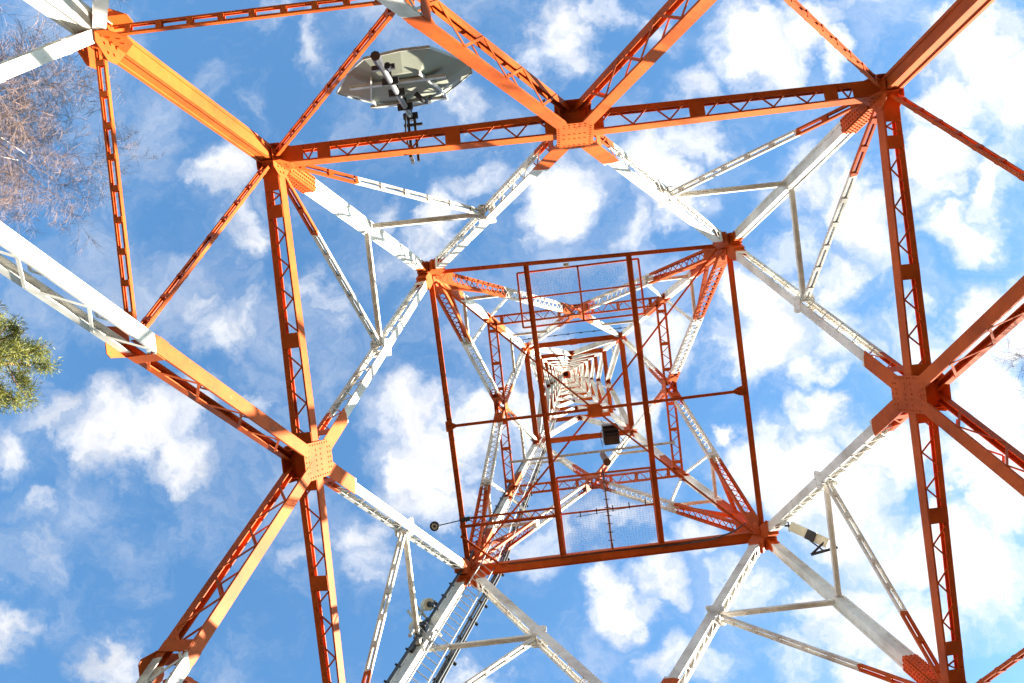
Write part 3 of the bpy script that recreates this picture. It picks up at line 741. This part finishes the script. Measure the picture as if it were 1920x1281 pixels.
# hoist cabin hanging in the shaft
hc = thing('hoist_cabin', V(.132, .25, 5.3), 'dark hoist cabin with a slatted underside hanging in the tower shaft', 'cabin')
m = MB(); q0 = V(.132, .25, 5.25)
X, Y = Vector((1, 0, 0)), Vector((0, 1, 0))
for s_ in (-1, 1):
    m.bar(q0 + X*s_*.27 - Y*.33, q0 + X*s_*.27 + Y*.33, UPV, .75, .03); m.bar(q0 + Y*s_*.34 - X*.255, q0 + Y*s_*.34 + X*.255, UPV, .75, .03)
m.bar(q0 - Y*.325 + UPV*.35, q0 + Y*.325 + UPV*.35, X, .51, .03); m.build('shell', DARK, hc)
m = MB()
for i in range(8): x = -.22 + i*.063; m.bar(q0 + X*x + Y*.03 - UPV*.36, q0 + X*x + Y*.32 - UPV*.36, X, .022, .03)
m.build('slats', simple('rusty_brown', (.13, .08, .06)), hc)
m = MB(); m.tube([q0 + X*.30 + Y*.1 - UPV*.2, q0 + X*.42 + Y*.25 - UPV*.5, q0 + X*.40 + Y*.5 - UPV*.1], .015, 5); m.tube([q0 - X*.28 - Y*.2, q0 - X*.42 - Y*.1 - UPV*.5, q0 - X*.34 + Y*.4 - UPV*.3], .015, 5); m.build('loop_cable', CABLE, hc)
m = MB(); m.bar(q0 - X*.25 - Y*.04 - UPV*.36, q0 + X*.25 - Y*.04 - UPV*.36, Y, .05, .05); m.bar(q0 - X*.25 - Y*.2 - UPV*.36, q0 + X*.25 - Y*.2 - UPV*.36, Y, .06, .05); m.build('floor_beam', DARK, hc)
m = MB(); m.bar(q0 + UPV*.3 - Y*.05, q0 + UPV*6 - Y*.05, X, .03, .03); m.build('hoist_rope', DARK, hc)
cyl = thing('counterweight', V(.085, .42, zE), 'brown counterweight cylinder below the dark hoist cabin', 'weight')
m = MB(); m.tube([V(.085, .40, zE-.05), V(.085, .40, zE+.0)], .14, 14); m.tube([V(.085, .40, zE), V(.080, .395, zE+.30)], .12, 14); m.build('body', simple('brown_paint', (.10, .035, .015)), cyl)
m = MB(); m.bar(V(-.5, .34, zE-.02), V(.5, .33, zE-.02), UPV, .07, .08); m.build('carrier_beam', GALV, cyl)
# thin cable slung along the lower B beam
m = MB(); m.tube([V(.68, .66, zB+.05), V(.60, .68, zB-.02), V(.50, .70, zB-.04), V(.35, .712, zB-.02), V(0, .715, zB), V(-.5, .725, zB)], .022, 6)
tag(m.build('slung_cable', CABLE), 'black cable slung along the thick orange beam at the opening', 'cable')
# cabling strip across the shaft near the upper side
m = MB(); m.tube([V(-.36, -.40, 5.9), V(0, -.405, 5.9), V(.36, -.40, 5.9)], .015, 6)
for i in range(8): x = -.32+i*.09; m.bar(V(x, -.402, 5.9), V(x+.02, -.402, 5.9), UPV, .05, .05)
tag(m.build('light_cable', CABLE), 'thin black cable with small clips across the upper shaft', 'cable')
m = MB(); c = P(-.06, -.70, dz=-.03); m.bar(c, c + Vector((.16, 0, 0)), UPV, .10, .10); m.bolt(c + Vector((.08, 0, -.05)), -UPV, .04, .05)
tag(m.build('work_lamp', CREAM), 'small cream box lamp under the upper edge beam of the opening', 'lamp')

# ---------------------------------------------------------------- trees
def branch(mb, tw, p, d, ln, r, depth, rng, droop, spread, tips):
    seg = 11 if depth == 0 else 5 if depth < 2 else 4; pts = [p]; dd = d.normalized()
    for i in range(seg):
        dd = (dd + Vector((rng.uniform(-1, 1), rng.uniform(-1, 1), rng.uniform(-1, 1)))*(.05 if depth == 0 else .13) + Vector((0, 0, -droop*depth))).normalized()
        pts.append(pts[-1] + dd*ln/seg)
    rad = [r*(1 - (.95 if depth == 0 else .72)*i/seg) for i in range(seg+1)]
    (mb if depth < 1 else tw).tube(pts, rad, 7 if depth < 1 else (4 if depth == 1 else 3), False)
    if depth >= 4: return
    cnt = (32, 9, 8, 8)[depth]
    for i in range(cnt):
        t = lerp(.38 if depth == 0 else .18, 1.0, (i+rng.random())/cnt); j = min(seg-1, int(t*seg)); q = pts[j].lerp(pts[j+1], t*seg-j)
        ax = (pts[j+1]-pts[j]).normalized(); o = ax.orthogonal().normalized(); o.rotate(Matrix.Rotation(rng.uniform(0, 6.283), 3, ax))
        nd_ = (ax*(1-spread) + o*spread + Vector((0, 0, .18 if depth == 0 else 0))).normalized()
        l2 = ln*((.24, .5, .5, .55)[depth])*(1.15 - .75*t if depth == 0 else 1.1-.4*t)*rng.uniform(.75, 1.2)
        branch(mb, tw, q, nd_, l2, max(.0030, rad[j]*(.50 if depth else .40)), depth+1, rng, droop, spread, tips)
def bare_tree(x, y, h, lean, seed, label, twig, r0=.13, spread=.5, name='birch_tree'):
    rng = random.Random(seed); t = thing(name, Vector((x, y, 0)), label, 'tree', 'bare trees around the tower')
    mb, tw = MB(), MB()
    branch(mb, tw, Vector((x, y, -.1)), Vector((lean[0], lean[1], 1)), h, r0, 0, rng, .035, spread, None)
    mb.build('trunk', BARK, t, True); tw.build('crown', twig, t)
bare_tree(-15.2, -11.6, 25.5, (.015, .01), 3, 'bare birch with a white trunk farthest into the upper left corner', TWIG)
bare_tree(-11.8, -8.9, 23.5, (-.01, .0), 11, 'bare birch whose white trunk tip reaches nearest the orange leg', TWIG)
bare_tree(-13.6, -7.3, 22.5, (.02, .01), 23, 'bare reddish birch crown at the left edge above the pine', TWIG)
bare_tree(11.4, -.3, 22.5, (-.01, .01), 5, 'bare grey tree whose twigs just enter at the right edge', TWIG2, .15, .5, 'bare_tree')
# spruce belt added outside the frame; its shade keeps the ground dark
shade_wood = MB(); rw = random.Random(9)
for i in range(190):
    a_ = rw.uniform(-1.3, 1.75); d_ = rw.uniform(27, 62); x, y = math.cos(a_)*d_, math.sin(a_)*d_; h = rw.uniform(14.5, 17.5) + (d_-27)*.12
    shade_wood.tube([Vector((x, y, -.3)), Vector((x, y, h*.96))], [.2, .03], 5, False)
    nt_ = 11
    for j in range(nt_):
        z0 = h*(.12 + .86*j/nt_); z1 = z0 + h*.86/nt_*1.7; r_ = (1 - j/nt_)**.85*2.5*rw.uniform(.85, 1.1) + .12; kk = 11
        ring = [Vector((x + math.cos(2*math.pi*q/kk + j)*r_*(1 if q % 2 else .62)*rw.uniform(.85, 1.1), y + math.sin(2*math.pi*q/kk + j)*r_*(1 if q % 2 else .62)*rw.uniform(.85, 1.1), z0 + rw.uniform(-.2, .2))) for q in range(kk)]
        top_ = Vector((x, y, min(z1, h)))
        shade_wood.add(ring + [top_], [(q, (q+1) % kk, kk) for q in range(kk)])
tag(shade_wood.build('shade_wood', simple('spruce_green', (.035, .06, .02), .8, 0, .4, 3)), 'dark spruce belt added out of view to shade the ground', 'trees', kind='stuff')
def pine(x, y, h, seed, label):
    rng = random.Random(seed); t = thing('pine_tree', Vector((x, y, 0)), label, 'tree'); tr, nb = MB(), MB()
    tr.tube([Vector((x + .12*math.sin(i*.9), y + .1*math.cos(i), h*i/12 - .1*(i == 0))) for i in range(13)], [.24*(1-i/12.6) + .01 for i in range(13)], 10)
    def clump(c, r, n):
        for _ in range(n):
            d = Vector((rng.gauss(0, 1), rng.gauss(0, 1), rng.gauss(0, 1))).normalized()
            q = c + d*r*rng.uniform(.1, .9); dd = (d + Vector((0, 0, .4)) + Vector((rng.gauss(0, .4), rng.gauss(0, .4), rng.gauss(0, .4)))).normalized()
            o = dd.orthogonal().normalized(); o.rotate(Matrix.Rotation(rng.uniform(0, 6.28), 3, dd)); L_ = rng.uniform(.07, .13)
            nb.add([q - o*.008, q + o*.008, q + dd*L_ + o*.003 + o*rng.uniform(-.03, .03)], [(0, 1, 2)])
            o2 = dd.cross(o); nb.add([q - o2*.008, q + o2*.008, q + dd*L_*.9 + o2*rng.uniform(-.03, .05)], [(0, 1, 2)])
    n = 64
    for i in range(n):
        u = i/n; z = h*(.52 + .475*u); R_ = 3.0*(1-u)**.62 + .25; a = i*2.4 + rng.uniform(-.4, .4)
        R_ *= rng.uniform(.65, 1.12); d = Vector((math.cos(a), math.sin(a), rng.uniform(.05, .45)))
        base = Vector((x, y, z)); end = base + d*R_; mid_ = base.lerp(end, .5) - Vector((0, 0, .12))
        tr.tube([base, mid_, end], [.045*(1-u)+.015, .03*(1-u)+.01, .006], 5, False)
        m_ = max(3, int(R_*3.6))
        for j in range(m_):
            t_ = lerp(.35, 1.0, (j+.5)/m_); p = base.lerp(end, t_) + Vector((rng.gauss(0, .16), rng.gauss(0, .16), rng.gauss(0, .10)))*R_*.6
            tr.tube([base.lerp(end, t_*.85), p], [.012, .005], 3, False)
            clump(p, rng.uniform(.20, .34), 170)
    tr.build('trunk', PBARK, t, True); nb.build('crown', NEEDLE, t)
pine(-13.5, -2.9, 21.8, 4, 'green pine tree with a dense crown at the left edge')
